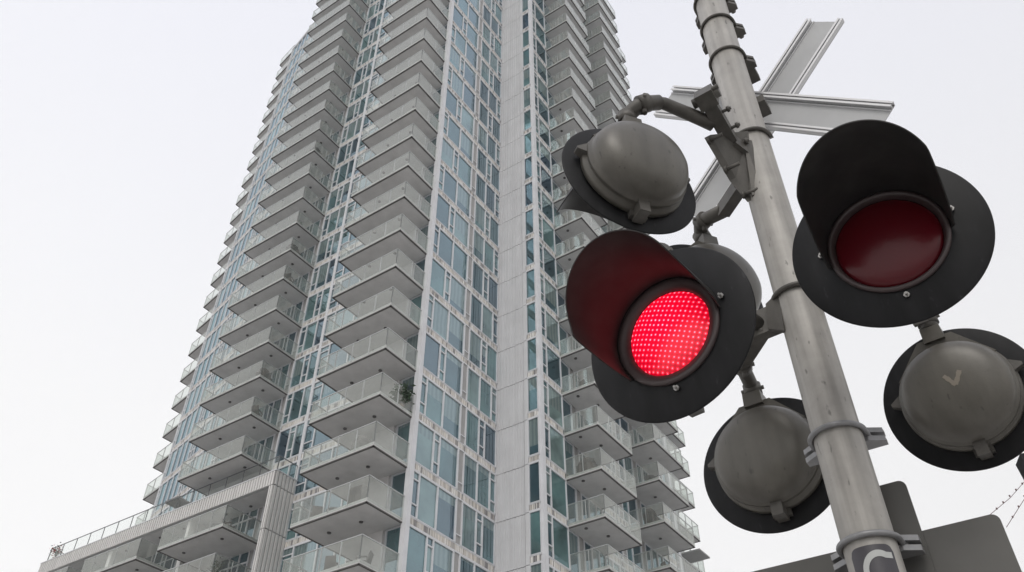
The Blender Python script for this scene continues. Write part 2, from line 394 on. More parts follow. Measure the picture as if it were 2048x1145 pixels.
# ------------------------------------------------------------------ balconies
bal_no = {'n': 0}
fs, fg, fr_, ft = MB(), MB(), MB(), MB()
LF = R(0)
def balcony(poly, n, sides, lights=(), own=True, parent=tower, ends=None, zf=Z, h=1.36):
    """poly: (p,q) corners, first edge list 'sides' gives index of edges carrying a railing"""
    s, gl, ra, li = (MB(), MB(), MB(), MB()) if own else (fs, fg, fr_, ft)
    z = zf(n); P = [L(*c) for c in poly]
    cx = sum(a for a, _ in P)/len(P); cy = sum(b for _, b in P)/len(P)
    s.prism(P, z + .035, z + .24, 0)
    P2 = [(cx + (a-cx)*.994, cy + (b-cy)*.994) for a, b in P]
    s.prism(P2, z, z + .031, 0)
    for k in sides:
        a = Vector(P[k]); b = Vector(P[(k+1) % len(P)]); d = b - a; ln = d.length; u = d/ln; nn = Vector((u.y, -u.x))
        if nn.dot(Vector((cx, cy)) - a) > 0: nn = -nn
        m = max(1, round(ln/1.25)); st = ln/m
        s.obox(a, u, nn, -.014, ln + .014, -.09, .014, z - .012, z + .045, 1)
        for i in range(m):
            gl.oquad(a, u, nn, i*st + .015, (i+1)*st - .015, .02, z + .10, z + h - .03)
            if i: ra.obox(a, u, nn, i*st - .012, i*st + .012, -.03, .03, z + .12, z + h - .03)
        for aa in (0.0, ln - .035): ra.obox(a, u, nn, aa, aa + .035, -.035, .0, z + .24, z + h - .03)
        ra.obox(a, u, nn, -.01, ln + .01, -.03, .03, z + h - .03, z + h + .01)
    for (p, q) in lights:
        x, y = L(p, q)
        pts = [(x + .10*math.cos(t*math.pi/5), y + .10*math.sin(t*math.pi/5)) for t in range(10)]
        li.prism(pts, z - .05, z + .001)
    if own:
        b = s.build('balcony', [M['soffit'], M['trim']], parent); pass
        gl.build('railing_glass', M['glass'], b); ra.build('guardrail', M['rail'], b)
        if lights: li.build('ceiling_light', M['lightfit'], b)
        bal_no['n'] += 1
def use(): return bal_no['n'] < 99
for n in range(18, -1, -1):   # middle stack
    balcony([(0.03, -.905), (1.70, -.905), (1.70, 1.07), (0.44, 1.07), (.44, -.0), (0.03, -.0)], n, (0, 1, 5), lights=[(.55, -.45), (1.25, -.45)], own=use())
for n in range(17, 1, -1):   # first right stack
    balcony([(-1.04, 3.43), (-1.84, 3.43), (-1.84, 4.89), (-1.0, 4.89)], n, (0, 1, 2), lights=[(-1.32, 3.62), (-1.5, 4.15)], own=use())
for n in range(13, -4, -1):  # left stack
    balcony([(4.97, .19), (7.0, .19), (7.0, 1.34), (6.0, 1.08), (4.97, 1.08)], n, (0, 1, 4), lights=[(5.3, .6), (6.3, .5)], own=use())
for n in range(17, 1, -1):
    balcony([(-1.0, 6.15), (-1.83, 6.15), (-1.83, 7.66), (-1.0, 7.66)], n, (0, 1, 2), lights=[(-1.4, 6.8)], own=use())
for n in range(12, -9, -1):
    balcony([(11.03, 2.27), (12.03, 2.46), (12.03, 3.5), (11.03, 3.5)], n, (0, 1), own=use())
for n in range(17, -12, -1):
    balcony([(-.1, 9.9), (-.46, 9.9), (-.46, 11.57), (.3, 11.57)], n, (0, 1, 2), own=use())
for n in range(-1, -9, -1): balcony([(0.03, -.905), (1.70, -.905), (1.70, 1.07), (0.44, 1.07), (.44, -.0), (0.03, -.0)], n, (0, 1, 5), own=False)
for n in range(1, -9, -1): balcony([(-1.04, 3.43), (-1.84, 3.43), (-1.84, 4.89), (-1.0, 4.89)], n, (0, 1, 2), own=False)
for n in range(1, -9, -1): balcony([(-1.0, 6.15), (-1.83, 6.15), (-1.83, 7.66), (-1.0, 7.66)], n, (0, 1, 2), own=False)
for n in range(-4, -12, -1): balcony([(4.97, .19), (7.0, .19), (7.0, 1.34), (6.0, 1.08), (4.97, 1.08)], n, (0, 1, 4), own=False)
for n in range(-9, -11, -1): balcony([(11.03, 2.27), (12.03, 2.46), (12.03, 3.5), (11.03, 3.5)], n, (0, 1), own=False)
fb = fs.build('balcony', [M['soffit'], M['trim']], tower); tag(fb, kind='stuff')
tag(fg.build('railing_glass', M['glass'], fb), kind='stuff'); tag(fr_.build('guardrail', M['rail'], fb), kind='stuff')
if ft.v: tag(ft.build('ceiling_light', M['lightfit'], fb), kind='stuff')

# ------------------------------------------------------------------ podium block
pod = empty('podium_building', (C1[0], C1[1], 0), TH)
tag(pod, 'low ribbed apartment block with recessed balconies and a roof terrace, left of the tower', 'building')
PQ = .5; PT = 13.5; PL = 12.25
def ribs(mb, a, b, z0, z1, pitch=.23, flush=0.0):
    o, u, nn, ln = seg(a, b); mb.obox(o, u, nn, 0, ln, -.25, 0, z0, z1, 1)
    k = int(ln/pitch); st = ln/k
    for i in range(k): mb.obox(o, u, nn, i*st + st*.12, i*st + st*.68, 0, .045, z0 + .01, z1 - .01)
w = MB()
zt, zj = Z(PT), Z(13.82)
ribs(w, (PL, PQ), (4.1, PQ), zj + .02, zt)
ribs(w, (4.1, PQ), (4.1, 1.08), zj + .02, zt, .26)
w.build('parapet', [M['clad2'], M['panel2']], pod)
for k, (n0, n1) in enumerate(((13.82, 14.77), (14.77, 15.77), (15.77, 16.77), (16.77, 22.8))):
    w = MB(); ribs(w, (4.22, PQ), (4.1, PQ), Z(n1) + .02, Z(n0) - .02, .17); ribs(w, (4.1, PQ + .01), (4.1, 1.08), Z(n1) + .02, Z(n0) - .02, .26)
    w.build('cladding_panel', [M['clad2'], M['panel2']], pod)
w = MB(); ribs(w, (PL, PQ), (PL - .35, PQ), Z(NB), zj - .02, .17); w.build('cladding_panel', [M['clad2'], M['panel2']], pod)
cap = MB(); x0, y0 = L(4.1, PQ); x1, y1 = L(PL, PQ)
cap.box(x0 - .06, x0 + .28, y0 - .06, y1 + .05, zt, zt + .06); cap.box(x0 + .28, L(4.1, 1.08)[0], y0 - .06, y0 + .22, zt, zt + .06)
cap.build('coping', M['frame'], pod)
jb = MB(); jb.box(x0 + .03, x0 + .2, y0 + .03, L(4.19, 0)[1], Z(NB), zt); jb.box(x0 + .2, L(4.1, 1.05)[0], y0 + .03, y0 + .25, Z(NB), zt); jb.build('wall', M['joint'], pod)
rf = MB(); a = L(4.15, PQ + .08); b = L(PL - .05, 4.0)
rf.box(a[0], b[0], a[1], b[1], zj, zj + .25); rf.build('roof', M['soffit'], pod)
# rear wall of recess, windows
RQ = 1.31
bw = MB(); o, u, nn, ln = seg((PL, RQ), (4.15, RQ)); bw.obox(o, u, nn, 0, ln, -.3, -.02, Z(NB), zj); bw.build('wall', M['panel'], pod)
x = .3; k = 0
for n in (14.8, 15.8, 16.8):
    x = ln - .45
    while x > 1.5:
        for typ, ww in (('W', 1.15), ('W', .95), ('P', .3), ('W', 1.2), ('V', .45)):
            if typ != 'P' and x - ww > 0:
                fr, pn = MB(), MB(); z0, z1 = Z(n) + .25, Z(n - 1) - .02
                for aa in (x - ww, x - .05): fr.obox(o, u, nn, aa, aa + .05, -.02, .05, z0, z1)
                for zz in (z0, z0 + 1.75, z1 - .05): fr.obox(o, u, nn, x - ww + .05, x - .05, -.02, .045, zz, zz + .05)
                pn.oquad(o, u, nn, x - ww, x, 0, z0, z1)
                f = fr.build('window', M['frame'], pod); pn.build('pane', M['pane'], f); k += 1
            x -= ww
# side fin walls between the recessed bays
for pp in (6.75, 9.45, 11.4):
    fn = MB(); x0, y0 = L(pp, .62); x1, y1 = L(pp + .12, RQ); fn.box(x0, x1, y0, y1, Z(NB), zj - .001); fn.build('party_wall', M['clad2'], pod)
for n in (14.77, 15.77, 16.77):
    for p0, p1 in ((4.75, 6.7), (7.4, 9.35), (9.95, 11.35)):
        balcony([(p0, .0), (p1, .0), (p1, RQ), (p0, RQ)], n, (0, 1, 3), lights=[(p0 + .4, .35), (p1 - .4, .35)], own=True, parent=pod)
for p, q in ((5.2, .9), (5.9, .85), (7.2, .8), (8.0, .8), (9.2, .8), (10.4, .8)):
    li = MB(); x, y = L(p, q); li.prism([(x + .1*math.cos(t*math.pi/5), y + .1*math.sin(t*math.pi/5)) for t in range(10)], zj - .05, zj + .002); li.build('ceiling_light', M['lightfit'], pod)
# terrace railing
rl, rg = MB(), MB()
for a, b in (((12.1, PQ + .04), (4.14, PQ + .04)), ((4.14, PQ + .04), (4.14, 1.06)), ((12.1, 3.4), (12.1, PQ + .04))):
    o, u, nn, ln = seg(a, b); m = max(1, round(ln/1.5)); st = ln/m
    rl.obox(o, u, nn, 0, ln, -.025, .025, zt + 1.03, zt + 1.07)
    for i in range(m + 1): rl.obox(o, u, nn, max(0, i*st - .02), max(.04, i*st + .02), -.02, .02, zt + .06, zt + 1.03)
    for i in range(m): rg.oquad(o, u, nn, i*st + .03, (i+1)*st - .03, 0, zt + .08, zt + 1.0)
g_ = rl.build('guardrail', M['raildark'], pod); rg.build('railing_glass', M['clear'], g_)
# small entrance canopy and terrace at the far right base of the tower
cn = MB(); x0, y0 = L(-1.05, 9.92); x1, y1 = L(-.5, 10.55); cn.box(x0, x1, y0, y1, Z(13), Z(13) + .1); cn.build('canopy', M['panel'], tower)

#FURN
# ------------------------------------------------------------------ things people keep on the balconies
M['wicker'] = mat('dark_wicker', (.05, .045, .04), .8, noise=(12, .3)); M['cover'] = mat('grey_cover', (.16, .155, .15), .85, noise=(4, .15), bump=(6, .6))
M['leaf'] = mat('dark_leaf', (.03, .06, .027), .7, noise=(9, .4)); M['pot'] = mat('clay_pot', (.28, .2, .16), .8); M['red'] = mat('red_blossom', (.5, .06, .07), .7)
M['cush'] = mat('pale_cushion', (.55, .5, .36), .9)
def WL(p, q, n):  # local tower coords -> world
    x, y = L(p, q); c, s = math.cos(TH), math.sin(TH); return Vector((C1[0] + c*x - s*y, C1[1] + s*x + c*y, Z(n)))
def chair(p, q, z, rz, label, m='wicker'):
    w_ = WL(p, q, 0); o = empty('patio_chair', (w_.x, w_.y, z), rz); tag(o, label, 'chair', 'patio chairs on the balconies')
    a = MB(); a.box(-.27, .27, -.27, .27, .36, .46); a.build('seat', M[m], o)
    a = MB(); a.hexa([(-.27, .22, .46), (.27, .22, .46), (.27, .28, .46), (-.27, .28, .46), (-.24, .34, .92), (.24, .34, .92), (.24, .39, .92), (-.24, .39, .92)]); a.build('backrest', M[m], o)
    for sx in (-1, 1):
        a = MB(); a.box(sx*.25, sx*.31, -.27, .25, .60, .65); a.build('armrest', M[m], o)
        for sy in (-.24, .24): a = MB(); a.tube([(sx*.28, sy, 0), (sx*.27, sy, .6)], .022, 8); a.build('leg', M[m], o)
    return o
def table(p, q, z, label, r=.4):
    w_ = WL(p, q, 0); o = empty('patio_table', (w_.x, w_.y, z)); tag(o, label, 'table', 'patio tables on the balconies')
    a = MB(); a.tube([(0, 0, .70), (0, 0, .74)], r, 24); a.build('tabletop', M['raildark'], o)
    a = MB(); a.tube([(0, 0, .02), (0, 0, .70)], .03, 10); a.tube([(0, 0, 0), (0, 0, .03)], r*.6, 20); a.build('pedestal', M['raildark'], o)
def grill(p, q, z, rz, label, m='cover', s=1.0):
    w_ = WL(p, q, 0); o = empty('barbecue', (w_.x, w_.y, z), rz); tag(o, label, 'barbecue', 'barbecues on the balconies')
    a = MB(); a.hexa([(-.5*s, -.28, .0), (.5*s, -.28, .0), (.5*s, .28, .0), (-.5*s, .28, .0), (-.56*s, -.30, .86*s), (.56*s, -.30, .86*s), (.56*s, .30, .86*s), (-.56*s, .30, .86*s)]); a.build('cart', M[m], o)
    a = MB(); pts = [(-.34*s, 0, .86*s), (-.30*s, 0, 1.02*s), (-.1*s, 0, 1.12*s), (.1*s, 0, 1.12*s), (.30*s, 0, 1.02*s), (.34*s, 0, .86*s)]
    a.tube(pts, .25*s, 12); a.build('lid', M[m], o)
def plant(p, q, z, label, r=.35, pot=True, flowers=False, n=260, cat='plant', big=1.0):
    w_ = WL(p, q, 0); o = empty('potted_plant', (w_.x, w_.y, z)); tag(o, label, cat, 'plants on the balconies and terrace')
    a = MB(); a.tube([(0, 0, 0), (0, 0, .3)], [.12, .17], 16); a.build('pot', M['pot'], o)
    rnd = random.Random(int(p*100 + z)); a = MB(); b = MB()
    for k in range(n):
        v_ = Vector((rnd.gauss(0, .45), rnd.gauss(0, .45), rnd.gauss(0, .5)))*r; c_ = Vector((0, 0, .3 + r*1.1)) + v_
        d = Vector((rnd.uniform(-1, 1), rnd.uniform(-1, 1), rnd.uniform(-.6, 1))).normalized(); s_ = d.cross(Vector((rnd.random(), rnd.random(), rnd.random()))).normalized(); l_ = rnd.uniform(.07, .16)*(r/.35)**.5*big
        (b if flowers and k % 3 == 0 else a).quad(c_, c_ + d*l_*.5 + s_*l_*.22, c_ + d*l_, c_ + d*l_*.5 - s_*l_*.22)
    for k in range(7):
        t = k*.9; a.tube([(0, 0, .28), (math.cos(t)*r*.3, math.sin(t)*r*.3, .3 + r), (math.cos(t)*r*.75, math.sin(t)*r*.75, .3 + r*1.7)], [.012, .008, .003], 5)
    a.build('foliage', M['leaf'], o)
    if flowers: b.build('blossom', M['red'], o)
fz = lambda n: Z(n) + .245
plant(.13, -.25, fz(14), 'bushy green plant spilling over the balcony corner beside the tall white corner post', .46, n=1100, big=1.6)
grill(.62, -.55, fz(15), TH, 'grey covered barbecue on the balcony above the one with the dark cabinet')
plant(.95, -.45, fz(15), 'pale leafy plant behind the glass of a middle balcony, left of the covered barbecue', .3)
chair(1.45, -.6, fz(16), TH + 2.4, 'wicker chair at the left end of the balcony with the dark cabinet')
table(1.15, -.5, fz(16), 'round patio table on the balcony with the dark cabinet')
w_ = WL(.42, -.72, 0); o = empty('storage_cabinet', (w_.x, w_.y, fz(16)), TH); tag(o, 'dark upright storage cabinet behind the balcony glass, low in the middle stack', 'cabinet')
a = MB(); a.box(-.2, .2, -.4, .4, 0, 1.05); a.build('body', M['cover'], o)
for s_ in (-1, 1): a = MB(); a.box(-.225, -.202, min(s_*.01, s_*.38), max(s_*.01, s_*.38), .04, 1.0); a.build('door', M['wicker'], o)
chair(.9, -.6, fz(17), TH + 2.0, 'wicker chair on the lowest visible middle balcony'); chair(.35, -.5, fz(17), TH + 3.6, 'wicker chair near the right end of the lowest middle balcony', 'cover')
grill(-1.35, 3.75, fz(14), TH + 1.57, 'dark covered barbecue on a balcony just right of the white corner window strip', 'wicker')
table(-1.45, 6.5, fz(13), 'small round table on an outer right balcony'); grill(-1.4, 6.45, fz(14), TH, 'black barbecue on an outer right balcony near the tower edge', 'wicker')
chair(-1.5, 6.8, fz(15), TH + 1, 'wicker chair low on an outer right balcony')
grill(-1.35, 6.4, fz(16), TH, 'wide dark covered barbecue on the lowest outer right balcony', 'wicker', 1.1)
chair(5.2, .5, fz(12), TH + 2, 'dark chair on the left stack, two balconies above the roof terrace'); chair(5.15, .5, fz(8), TH + 2, 'dark chair high on the left stack of balconies'); 
grill(5.3, .55, fz(11), TH + .3, 'dark barbecue on the left stack, three balconies above the roof terrace', 'wicker')
chair(1.35, -.5, fz(12), TH + 2, 'lone dark chair on a middle balcony seen through clear glass')
ordn = ['fourth', 'fifth', 'sixth', 'seventh', 'eighth', 'ninth', 'tenth', 'eleventh', 'twelfth']
for k, n_ in enumerate((9, 7, 6, 5, 3, 1)):
    w9 = ordn[13 - n_ - 4] if 13 - n_ - 4 < 9 else None
    if w9 is None: continue
    if k % 3 == 0: chair(5.3 + .2*k, .5, fz(n_), TH + k, 'dark chair on the left stack, %s balcony above the roof terrace' % w9)
    elif k % 3 == 1: grill(5.25, .5, fz(n_), TH + .2, 'covered barbecue on the left stack, %s balcony above the roof terrace' % w9, 'wicker')
    else: plant(5.2, .45, fz(n_), 'small potted shrub on the left stack, %s balcony above the roof terrace' % w9, .3, n=120)
for k, (n_, w9) in enumerate(((12, 'third'), (10, 'fifth'), (8, 'seventh'), (6, 'ninth'), (5, 'tenth'))):
    if k % 2: grill(-1.3, 3.7, fz(n_), TH + 1.5, 'dark barbecue in the inner right stack, %s balcony up from the lowest' % w9, 'wicker')
    else: chair(-1.45, 3.8, fz(n_), TH + 1.2, 'dark chair in the inner right stack, %s balcony up from the lowest' % w9)
for k, (n_, w9) in enumerate(((13, 'fourth'), (11, 'sixth'), (10, 'seventh'))):
    if k % 2: plant(.5, -.55, fz(n_), 'potted shrub in the middle stack, %s full balcony from the bottom' % w9, .32, n=140)
    else: chair(.7 + .3*k, -.5, fz(n_), TH + 2.6, 'chair in the middle stack, %s full balcony from the bottom' % w9)
table(5.4, .35, fz(14.77), 'round table on the recessed balcony under the ribbed parapet'); chair(5.1, .4, fz(14.77), TH + .5, 'wicker chair on the recessed balcony under the ribbed parapet, left of the flat pier')
plant(5.05, .3, fz(15.77), 'leafy shrub behind the glass of the lowest recessed balcony', .4)
plant(11.95, .62, Z(PT) + .06, 'plant with red blossoms at the far left end of the roof terrace', .42, flowers=True, n=300)
w_ = WL(8.0, 1.0, 0); o = empty('patio_umbrella', (w_.x, w_.y, Z(PT) + .06), TH); tag(o, 'dark square parasol standing on the roof terrace against the tower', 'parasol')
a = MB(); a.tube([(0, 0, 0), (0, 0, 2.2)], .025, 10); a.build('pole', M['raildark'], o)
a = MB(); h_ = .62
for k in range(4):
    c4 = [(-h_, -h_), (h_, -h_), (h_, h_), (-h_, h_)]; p_, q_ = c4[k], c4[(k+1) % 4]; a.quad((*p_, 1.75), (*q_, 1.75), (0.01*q_[0], .01*q_[1], 2.2), (0.01*p_[0], .01*p_[1], 2.2)); a.quad((*p_, 1.60), (*q_, 1.60), (*q_, 1.75), (*p_, 1.75))
a.build('canopy', M['cover'], o)
#SIGNAL
# ------------------------------------------------------------------ crossing signal (foreground)
M['mast'] = mat('weathered_aluminium_pipe', (.345, .33, .307), .5, .12, noise=(9, .13), streak=((30, 1.5), .26), bump=(160, .03), specks=.5)
M['cast'] = mat('aged_dark_casting', (.088, .082, .073), .5, .15, noise=(10, .2), streak=((24, 3), .2), bump=(150, .12))
M['dome'] = mat('weathered_grey_housing', (.098, .091, .078), .40, .1, noise=(5, .14), streak=((20, 2.2), .2), bump=(160, .04), specks=.4)
M['black'] = mat('matt_black_sheet', (.010, .010, .011), .5, noise=(7, .35), streak=((22, 2.2), .45), spec=.2, specks=.5)
M['hoodin'] = mat('black_visor', (.023, .0215, .021), .5, noise=(8, .25), streak=((16, 2.5), .3), spec=.3)
M['bolt'] = mat('zinc_bolt', (.30, .29, .28), .35, .8)
M['rod'] = mat('galvanised_rod', (.24, .24, .245), .45, .5, noise=(30, .15))
M['alu'] = mat('extruded_aluminium_back', (.40, .405, .41), .6, 0, noise=(5, .07))
M['alulip'] = mat('extruded_aluminium_lip', (.66, .66, .67), .5, 0)
M['alugroove'] = mat('dull_aluminium_groove', (.20, .19, .195), .6, 0, noise=(6, .12))
M['signback'] = mat('bare_sign_back', (.105, .102, .096), .5, .45, noise=(2.2, .12), streak=((4, 1.0), .08))
M['decal'] = mat('dark_decal', (.045, .042, .05), .4)
M['letter'] = mat('pale_decal_letter', (.42, .43, .42), .5)
M['wire'] = mat('reddish_wire', (.11, .05, .05), .6)
M['smear'] = mat('old_paint_smear', (.21, .185, .15), .7)
M['rim'] = mat('lens_rim', (.05, .035, .035), .4)

def lens_mat(name, lit):
    m = bpy.data.materials.new(name); m.use_nodes = True
    t = m.node_tree; b = t.nodes['Principled BSDF']; n = t.nodes
    tcx = n.new('ShaderNodeTexCoord'); sp = n.new('ShaderNodeSeparateXYZ'); t.links.new(tcx.outputs['Object'], sp.inputs[0])
    if not lit:
        b.inputs['Base Color'].default_value = (.085, .003, .007, 1); b.inputs['Roughness'].default_value = .22
        try: b.inputs['Specular IOR Level'].default_value = .32
        except Exception: pass
        w = n.new('ShaderNodeTexVoronoi'); w.inputs['Scale'].default_value = 55
        t.links.new(tcx.outputs['Object'], w.inputs['Vector'])
        bm = n.new('ShaderNodeBump'); bm.inputs['Strength'].default_value = .06; bm.inputs['Distance'].default_value = .004
        t.links.new(w.outputs['Distance'], bm.inputs['Height']); t.links.new(bm.outputs[0], b.inputs['Normal'])
        return m
    b.inputs['Base Color'].default_value = (.35, .005, .02, 1); b.inputs['Roughness'].default_value = .25
    v = n.new('ShaderNodeTexVoronoi'); v.inputs['Scale'].default_value = 66; v.inputs['Randomness'].default_value = .10
    fl = n.new('ShaderNodeVectorMath'); fl.operation = 'MULTIPLY'; fl.inputs[1].default_value = (1, 0, 1)
    ro = n.new('ShaderNodeVectorRotate'); ro.rotation_type = 'Y_AXIS'; ro.inputs['Angle'].default_value = R(28)
    t.links.new(tcx.outputs['Object'], fl.inputs[0]); t.links.new(fl.outputs[0], ro.inputs['Vector']); t.links.new(ro.outputs[0], v.inputs['Vector'])
    cr_ = n.new('ShaderNodeValToRGB'); e = cr_.color_ramp.elements
    e[0].position = .0; e[0].color = (4.0, .8, 1.1, 1); e[1].position = .62; e[1].color = (.74, .0, .018, 1)
    x = e.new(.20); x.color = (2.4, .04, .12, 1); x = e.new(.33); x.color = (1.05, .001, .026, 1)
    t.links.new(v.outputs['Distance'], cr_.inputs[0])
    # the cluster is brighter towards its own upper middle
    ln = n.new('ShaderNodeVectorMath'); ln.operation = 'DISTANCE'; ln.inputs[1].default_value = (.015, .03, .035); t.links.new(tcx.outputs['Object'], ln.inputs[0])
    mr_ = n.new('ShaderNodeMapRange'); mr_.inputs[1].default_value = 0; mr_.inputs[2].default_value = .17; mr_.inputs[3].default_value = 1.55; mr_.inputs[4].default_value = .50
    t.links.new(ln.outputs['Value'], mr_.inputs[0])
    t.links.new(cr_.outputs[0], b.inputs['Emission Color']); 
    t.links.new(mr_.outputs[0], b.inputs['Emission Strength'])
    return m
M['lens_off'] = lens_mat('dark_red_lens', False); M['lens_on'] = lens_mat('lit_red_lens', True)

PX, PY = .973, 2.2
sig = empty('crossing_signal', (PX, PY, 0))
tag(sig, 'railway crossing signal mast with crossbuck and six round lamps, one glowing red', 'crossing signal')
S0 = Matrix.Translation((-PX, -PY, 0))
def W(x, y, z): return Vector((x, y, z + EYE))
AZ = R(33.7); NH = Vector((math.sin(AZ), math.cos(AZ), 0)); HH = Vector((math.cos(AZ), -math.sin(AZ), 0)); UP = Vector((0, 0, 1))
PR = .071
pole = MB(); prof = [(0, 0, 0), (0, 0, 7.2)]
pole.tube([(0, 0, .0), (0, 0, 2), (0, 0, 4), (0, 0, 5.6)], PR, 64); pm = pole.build('mast', M['mast'], sig)
cp = MB(); cp.tube([(0, 0, 5.6), (0, 0, 5.63), (0, 0, 5.66)], [PR + .006, PR + .006, PR*.5], 40); cp.build('mast_cap', M['cast'], sig)
bs = MB(); bs.tube([(0, 0, 0), (0, 0, .05), (0, 0, .06), (0, 0, .35)], [.2, .2, .12, .1], 32); bs.build('mast_base', M['cast'], sig)

# U bolts with saddles
def ubolt(z, rod=.0065, sad=True, mt='cast', wide=.112, tail=.055):
    mb = MB(); zz = z + EYE; pts = []
    r = PR + rod
    P = lambda a, b, c=0.0: HH*a + NH*b + UP*(zz + c)
    pts.append(P(r, tail + .02)); pts.append(P(r, .02))
    for k in range(0, 25):
        t = math.pi*k/24; pts.append(P(r*math.cos(t), -r*math.sin(t)))
    pts.append(P(-r, .02)); pts.append(P(-r, tail + .02))
    mb.tube(pts, rod, 10); o = mb.build('u_bolt', M[mt], sig)
    if sad:
        sd = MB()
        for zoff in (-.022, .006):
            p = []
            for (a, b) in ((-wide, .055), (-.078, .028), (.078, .028), (wide, .055), (wide, .085), (-wide, .085)): p.append((a, b))
            for zb, zt_ in ((zz + zoff, zz + zoff + .016),):
                i = len(sd.v); n = len(p)
                for zc in (zb, zt_):
                    for a, b in p: v_ = HH*a + NH*b; sd.v.append((v_.x, v_.y, zc))
                sd.f.append(tuple(reversed(range(i, i+n)))); sd.f.append(tuple(range(i+n, i+2*n))); sd.m += [0, 0]; sd.sm += [False]*2
                for k in range(n): k2 = (k+1) % n; sd.f.append((i+k, i+k2, i+n+k2, i+n+k)); sd.m.append(0); sd.sm.append(False)
        for s_ in (-1, 1): sd.tube([HH*(s_*r) + NH*.05 + UP*zz, HH*(s_*r) + NH*.105 + UP*zz], .012, 6)
        sd.build('saddle', M[mt], o)
for z in (3.80, 3.577, 3.31): ubolt(z, wide=.104)
ubolt(2.725, .008, sad=False, tail=-.02); ubolt(1.894, .009, sad=False, tail=-.02)
ubolt(1.348, .0085, mt='rod', wide=.120, tail=.065); ubolt(1.008, .0085, mt='rod', wide=.120, tail=.065)

# crossbuck seen from behind
CB = Vector((1.134, 2.36, 3.152 + EYE)) - Vector((PX, PY, 0))
cb = empty('crossbuck', (0, 0, 0), 0, sig)
def blade(ang, off):
    e = HH*math.cos(ang) + UP*math.sin(ang); m = -HH*math.sin(ang) + UP*math.cos(ang); c = CB + NH*off
    Lh, Wh = .585, .096
    def slab(mb, a0, a1, b0, b1, d0, d1):
        mb.hexa([c + e*a + m*b + NH*d for d in (d0, d1) for a, b in ((a0, b0), (a1, b0), (a1, b1), (a0, b1))])
    pl = MB(); slab(pl, -Lh, Lh, -Wh, Wh, 0, .004); o = pl.build('blade', M['alu'], cb)
    lip, gr = MB(), MB()
    for s_ in (-1, 1):
        for w0, w1, d in ((.092, .096, -.020), (.074, .078, -.020), (.060, .063, -.006)): slab(lip, -Lh, Lh, s_*w0, s_*w1, d, 0)
        slab(lip, -Lh, Lh, s_*.086, s_*.096, -.022, -.020); slab(lip, -Lh, Lh, s_*.068, s_*.078, -.022, -.020)
        slab(gr, -Lh, Lh, s_*.078, s_*.092, -.003, -.001)
    lip.build('edge_rail', M['alulip'], o); gr.build('edge_groove', M['alugroove'], o)
blade(R(-42.4), 0.0); blade(R(48.0), .03)
for z in (3.31, 3.06):
    mt = MB(); p = HH*.0 + UP*(z + EYE); mt.hexa([p + HH*a + NH*b + UP*c for c in (-.02, .02) for a, b in ((-.09, .075), (.09, .075), (.09, .165), (-.09, .165))]); mt.build('mounting_bracket', M['cast'], cb)

# plain backs of the two sign plates bolted low on the mast
def plate(name, a0, a1, z0, z1, off, label=None):
    mb = MB(); rr = .022; pts = []
    for cx_, cz_, t0 in ((a1 - rr, z1 - rr, 0), (a0 + rr, z1 - rr, 90), (a0 + rr, z0 + rr, 180), (a1 - rr, z0 + rr, 270)):
        for k in range(7): t = R(t0 + 15*k); pts.append((cx_ + rr*math.cos(t), cz_ + rr*math.sin(t)))
    n = len(pts); i = 0
    for d in (off, off + .004):
        for a, z in pts: v_ = HH*a + NH*d + UP*(z + EYE); mb.v.append(tuple(v_))
    mb.f.append(tuple(range(n))); mb.f.append(tuple(reversed(range(n, 2*n)))); mb.m += [0, 0]; mb.sm += [False]*2
    for k in range(n): k2 = (k+1) % n; mb.f.append((k, n+k, n+k2, k2)); mb.m.append(0); mb.sm.append(False)
    o = mb.build(name, M['signback'], sig)
    if label: o['label'] = label
    return o
plate('sign_plate', -.42, .324, .62, 1.066, .122, 'wide bare sign plate')
plate('sign_plate', -.074, .126, .80, 1.224, .116, 'narrow upright sign plate')

# decal with letter on the lower mast
def onpole(mb, s, z, r): 
    a0 = math.atan2(-PY, -PX) + R(1.5)          # towards the street side
    t = a0 + s/PR; return (r*math.cos(t), r*math.sin(t), z)
dc = MB(); s0, s1, zt_, zb_ = -.060, .056, .980 + EYE, .71 + EYE
K = 22
def ztop(s): 
    c = .02; e_ = min(s - s0, s1 - s)
    return zt_ - (c - math.sqrt(max(0, c*c - (c - e_)**2)) if e_ < c else 0)
def zbot(s): return zb_ + (zt_ - ztop(s))
for k in range(K):
    a, b = s0 + (s1 - s0)*k/K, s0 + (s1 - s0)*(k+1)/K
    dc.quad(onpole(0, a, zbot(a), PR + .0012), onpole(0, b, zbot(b), PR + .0012), onpole(0, b, ztop(b), PR + .0012), onpole(0, a, ztop(a), PR + .0012))
do = dc.build('decal', M['decal'], pm)
lt = MB(); lc, zc = .012, .908 + EYE; ro_, ri_ = .050, .034
def LPt(t, r_): return onpole(0, lc + r_*.92*math.cos(t), zc + r_*1.12*math.sin(t), PR + .0026)
A0, A1 = R(62), R(298)
for k in range(40):
    a, b = A0 + (A1 - A0)*k/40, A0 + (A1 - A0)*(k+1)/40
    lt.quad(LPt(a, ri_), LPt(a, ro_), LPt(b, ro_), LPt(b, ri_))
for sg in (1, -1):
    y0, y1 = ri_*1.12*math.sin(A0)*sg, ro_*1.12*math.sin(A0)*sg
    xa, xb = lc + ri_*.92*math.cos(A0), lc + .036
    lt.quad(onpole(0, xa, zc + y0, PR + .0026), onpole(0, xb, zc + y0*.97, PR + .0026), onpole(0, xb, zc + y1, PR + .0026), onpole(0, xa + .006, zc + y1, PR + .0026))
lt.build('letter', M['letter'], do)

